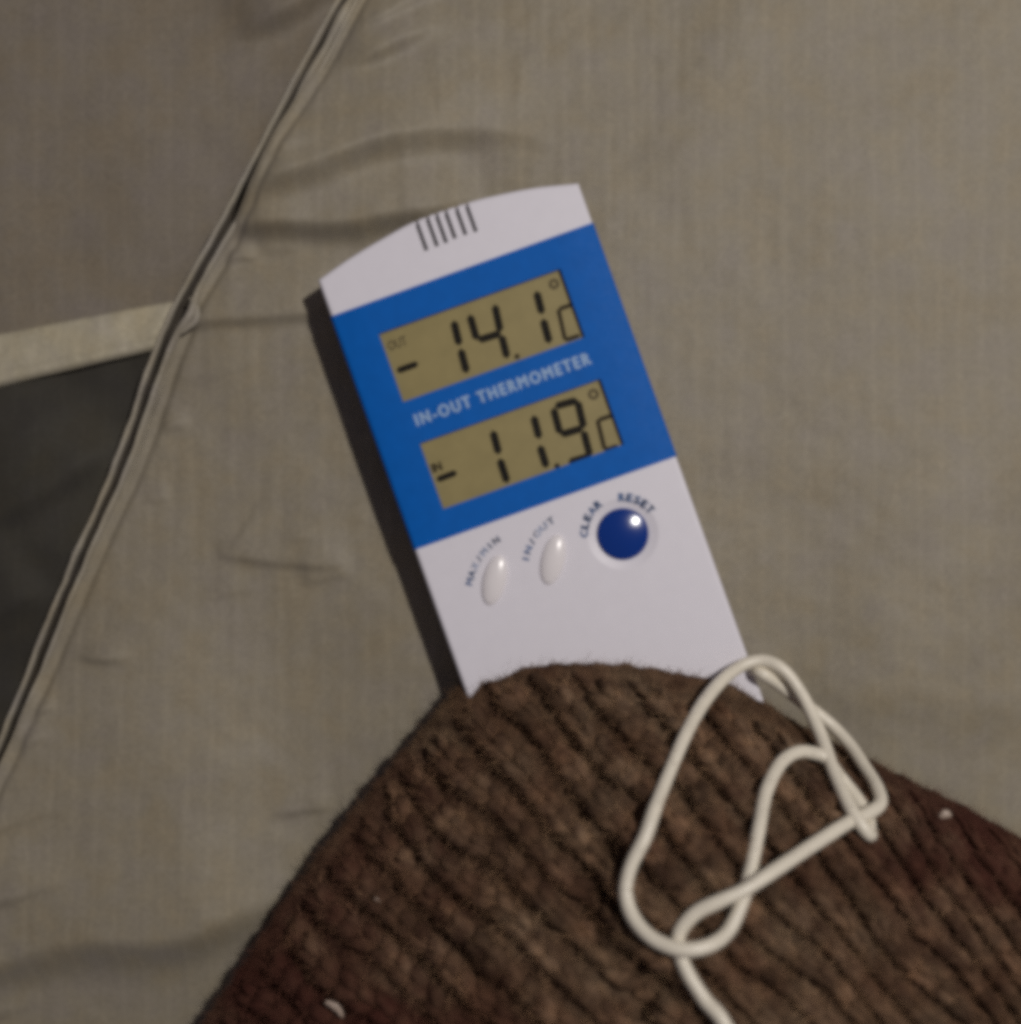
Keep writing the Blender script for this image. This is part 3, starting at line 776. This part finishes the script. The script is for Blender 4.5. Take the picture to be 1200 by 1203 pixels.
def quads(name, V, F, attrs):
    me = bpy.data.meshes.new(name)
    me.vertices.add(len(V)); me.vertices.foreach_set('co', V.astype(np.float32).reshape(-1))
    me.loops.add(F.size); me.loops.foreach_set('vertex_index', F.reshape(-1).astype(np.int32))
    me.polygons.add(len(F)); me.polygons.foreach_set('loop_start', np.arange(0, F.size, 4, dtype=np.int32)); me.polygons.foreach_set('loop_total', np.full(len(F), 4, dtype=np.int32))
    me.update(calc_edges=True); me.polygons.foreach_set('use_smooth', [True] * len(me.polygons))
    for an_, v in attrs.items():
        a_ = me.attributes.new(an_, 'FLOAT', 'POINT'); a_.data.foreach_set('value', v.astype(np.float32).reshape(-1))
    return me
for k in sorted(set(legs_rib)):
    m = np.where(legs_rib == k)[0]
    if len(m) < 4: continue
    F = (np.arange(len(m))[:, None, None] * NT_ * NA + lf[None]).reshape(-1, 4)
    me = quads('knit_rib', VT[m].reshape(-1, 3), F, {'tone': np.repeat(tone[m], NT_ * NA), 'russet_and_shade': np.repeat(rus[m].reshape(-1), NA)})
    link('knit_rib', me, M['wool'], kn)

# loose fibres standing off the yarn
NH = 230000; nseg = 4
w_ = Rl ** 2; w_ /= w_.sum()
il = rng.choice(nl, NH, p=w_); it = rng.integers(0, NT_ - 1, NH); ia = rng.integers(0, NA, NH); f = rng.random((NH, 1))
p0 = VT[il, it, ia] * (1 - f) + VT[il, it + 1, ia] * f; nn = dirs[il, it, ia]
up_ = (nn * n_[il, it]).sum(1) > -0.1
il, it, p0, nn = il[up_], it[up_], p0[up_], nn[up_]; NH = len(il)
nn = nn * 0.7 + rng.normal(size=(NH, 3)) * 0.35; nn /= np.linalg.norm(nn, axis=1)[:, None]
ax = tg[il, it]
tang = ax * rng.choice([-1, 1], NH)[:, None] + 0.7 * rng.normal(size=(NH, 3)); tang /= np.linalg.norm(tang, axis=1)[:, None]
t2 = np.cross(nn, tang); t2 /= np.maximum(np.linalg.norm(t2, axis=1), 1e-9)[:, None]
ln = (rng.gamma(3.0, 0.60, NH) * np.clip(dc[il] / 40, 0.6, 1))[:, None] * MM; cur = rng.normal(size=(NH, 1)) * 0.8; lean = rng.uniform(0.3, 1.3, NH)[:, None]
pts = np.stack([p0 - nn * 0.0002 + ln * (nn * (t_ - 0.35 * t_ * t_ * lean) + tang * lean * t_ * 0.8 + t2 * cur * t_ * t_ * 0.7) for t_ in np.linspace(0, 1, nseg)], 1)
NE = 26000                                         # and along the rounded rim, where no stitch shows
ei = rng.integers(0, 500, NE); ej = NB + rng.integers(-5, 16, NE)
pe = Wd[ei, ej] + rng.normal(size=(NE, 3)) * 0.00012; ne = N[ei, ej] + rng.normal(size=(NE, 3)) * 0.4; ne /= np.linalg.norm(ne, axis=1)[:, None]
te = np.cross(ne, rng.normal(size=(NE, 3))); te /= np.linalg.norm(te, axis=1)[:, None]; te2 = np.cross(ne, te)
le = rng.gamma(3.0, 0.42, NE)[:, None] * MM; ce = rng.normal(size=(NE, 1)); we = rng.uniform(0.3, 1.3, NE)[:, None]
pe = np.stack([pe - ne * 0.0002 + le * (ne * (t_ - 0.35 * t_ * t_ * we) + te * we * t_ * 0.8 + te2 * ce * t_ * t_ * 0.6) for t_ in np.linspace(0, 1, nseg)], 1)
pts = np.concatenate([pts, pe]); t2 = np.concatenate([t2, te2])
tone_h = np.concatenate([tone[il] * rng.uniform(0.8, 1.25, NH), rng.uniform(0.55, 1.0, NE)])
rus_h = np.concatenate([rus[il, it], russet_and_shade(ALL[ei, ej, 0], ALL[ei, ej, 1])]); NH += NE
wd = rng.uniform(0.030, 0.062, NH)[:, None] * MM; tp = np.array([1.0, 0.95, 0.75, 0.3])
Vh = np.zeros((NH, nseg, 2, 3), np.float32)
for j in range(2): Vh[:, :, j, :] = pts + (t2 * wd * (1 - 2 * j))[:, None, :] * tp[None, :, None]
fl_ = np.array([[k * 2, k * 2 + 1, k * 2 + 3, k * 2 + 2] for k in range(nseg - 1)])
FH = ((np.arange(NH) * nseg * 2)[:, None, None] + fl_[None]).reshape(-1, 4)
fz = link('wool_fuzz', quads('wool_fuzz', Vh.reshape(-1, 3), FH, {'tone': np.repeat(tone_h, nseg * 2), 'russet_and_shade': np.repeat(rus_h, nseg * 2)}), M['fibre'], kn)
fz['kind'] = 'stuff'

# ------------------------------------------------------------------ cable
def knit_y(px, py):
    """depth of the knit's surface seen at that photo pixel (None off the knit)"""
    y = -0.015
    for _ in range(5):
        f = (DCAM + y) / (DCAM + YS); q_ = np.array([[600 + (px - 600) * f, 601.5 + (py - 601.5) * f]])
        d = dist_outline(q_)
        ins = False; j = len(OB) - 1
        for i in range(len(OB)):
            if (OB[i][1] > q_[0][1]) != (OB[j][1] > q_[0][1]) and q_[0][0] < (OB[j][0] - OB[i][0]) * (q_[0][1] - OB[i][1]) / (OB[j][1] - OB[i][1]) + OB[i][0]: ins = not ins
            j = i
        if not ins: return None
        y = YS - float(base_front(q_, d)[0]) * MM
    return y
def z7(x, y): return (680 + x / 2.3077, 740 + y / 2.3077)
RC = 0.00152
def cable_pts(lst):
    out = []
    for x, y, lift in lst:
        px, py = z7(x, y); ky = knit_y(px, py)
        yy = (-0.0005 - RC if ky is None else min(ky - 2.2 * MM, -0.0005) - RC) - lift * MM
        out.append((px, py, yy))
    a_ = np.array(out); 
    return a_
loop = [(705, 395, 1.2), (672, 350, 0.9), (635, 334, 0.7), (590, 333, 0.3), (545, 365, 0), (508, 440, 0), (488, 540, 0), (464, 660, 0), (440, 745, 0.0), (402, 820, 1.0), (350, 857, 2.6), (278, 866, 3.6),
        (203, 838, 1.6), (150, 782, 0.6), (128, 712, 0.2), (142, 640, 0.4), (180, 562, 1.2), (205, 490, 1.6), (232, 420, 1.4), (292, 280, 0.8), (350, 182, 0.4), (418, 112, 0.4), (486, 84, 0.6), (548, 103, 2.6),
        (602, 170, 3.6), (650, 270, 4.0), (694, 390, 4.0), (735, 480, 3.4), (768, 532, 2.6), (789, 556, 1.2), (790, 545, -0.6), (782, 505, -1.2), (752, 455, -0.8), (722, 415, 0.4)]
run = [(640, 1560, 0.5), (560, 1400, 0.3), (480, 1250, 0), (395, 1068, 0), (340, 1000, 0), (292, 922, 0), (272, 862, 0), (276, 815, 0.2), (318, 767, 1.2), (380, 736, 2.6), (450, 704, 3.6), (525, 656, 2.2), (600, 606, 1.4), (680, 554, 1.0), (735, 520, 1.0),
       (790, 494, 2.4), (818, 468, 3.2), (808, 425, 3.4), (775, 372, 3.0), (735, 312, 2.0), (690, 262, 1.0), (640, 222, 0.2), (590, 184, 0.0), (540, 146, 0.0), (492, 116, 0.0), (455, 100, -3.0)]
def smooth_depth(a_, k=1):
    b = a_.copy()
    for _ in range(k): b[1:-1, 2] = 0.25 * b[:-2, 2] + 0.5 * b[1:-1, 2] + 0.25 * b[2:, 2]
    return b
bmv = []
lp = smooth_depth(cable_pts(loop)); rn = smooth_depth(cable_pts(run))
rn[-1, 2] = 0.004; rn[-2, 2] = -0.0015 - RC
def world_path(a_, n, closed=False):
    W = np.array([P(*q_) for q_ in a_])
    if closed: W = np.vstack([W, W[:1]])
    return catmull(W, n)
def merge(parts, name):
    Vs, Fs, o = [], [], 0
    for V in parts:
        na, n, _ = V.shape; Vs.append(V.reshape(-1, 3))
        for i in range(na):
            for j in range(n - 1): Fs.append((o + i * n + j, o + ((i + 1) % na) * n + j, o + ((i + 1) % na) * n + j + 1, o + i * n + j + 1))
        for j in (0, n - 1): Fs.append(tuple(o + i * n + j for i in range(na)))
        o += na * n
    return mesh(name, np.vstack(Vs), Fs)
WL = world_path(lp, 9, True); WR = world_path(rn, 9)
cb_me = merge([tube(WL, RC * (1 + 0.025 * smooth_noise(np.arange(len(WL)) * 1.0, np.zeros(len(WL)), 22, 201)), 14), tube(WR, RC * (1 + 0.025 * smooth_noise(np.arange(len(WR)) * 1.0, np.zeros(len(WR)), 22, 202)), 14)], 'sensor_cable')
bm = bmesh.new(); bm.from_mesh(cb_me); bmesh.ops.recalc_face_normals(bm, faces=bm.faces); bm.to_mesh(cb_me); bm.free()
cb = link('sensor_cable', cb_me, M['cable'], None, True)
tag(cb, 'thin off-white cable looped and knotted over the brown knit beside the thermometer', 'cable')

# ------------------------------------------------------------------ pale flecks caught in the wool
def fleck(px, py, ln, wd, ang, label, lift=4.2):
    y = knit_y(px, py); y = (y if y is not None else 0) - lift * MM
    c = P(px, py, y); n = 10; VV = []; FF = []
    s_ = sc_at(y)
    for k in range(n):
        t_ = k / (n - 1); r_ = wd * s_ * (math.sin(math.pi * (0.12 + 0.8 * t_)) ** 0.7) * random.uniform(0.85, 1.1)
        x = (t_ - 0.5) * ln * s_; z = 0.12 * ln * s_ * math.sin(t_ * math.pi)
        for j in range(8):
            a_ = 2 * math.pi * j / 8; lx, lz = x, z + r_ * math.cos(a_); ly = 0.6 * r_ * math.sin(a_)
            VV.append((c.x + lx * math.cos(ang) - lz * math.sin(ang), c.y + ly, c.z + lx * math.sin(ang) + lz * math.cos(ang)))
    for k in range(n - 1):
        for j in range(8): FF.append((k * 8 + j, k * 8 + (j + 1) % 8, (k + 1) * 8 + (j + 1) % 8, (k + 1) * 8 + j))
    FF += [tuple(range(8)), tuple(range((n - 1) * 8, n * 8))]
    o = link('pale_fleck', mesh('pale_fleck', VV, FF), M['fleck'], None, True)
    tag(o, label, 'fleck', 'pale flecks caught in the wool')
fleck(393, 1186, 28, 5, math.radians(-42), 'pale curled fleck on dark knit at the bottom left')
fleck(1111, 958, 14, 6, math.radians(10), 'tiny pale fleck on the reddish right edge of the knit')
fleck(445, 1058, 10, 3, math.radians(-30), 'tiny dull fleck on the shaded left side of the knit')
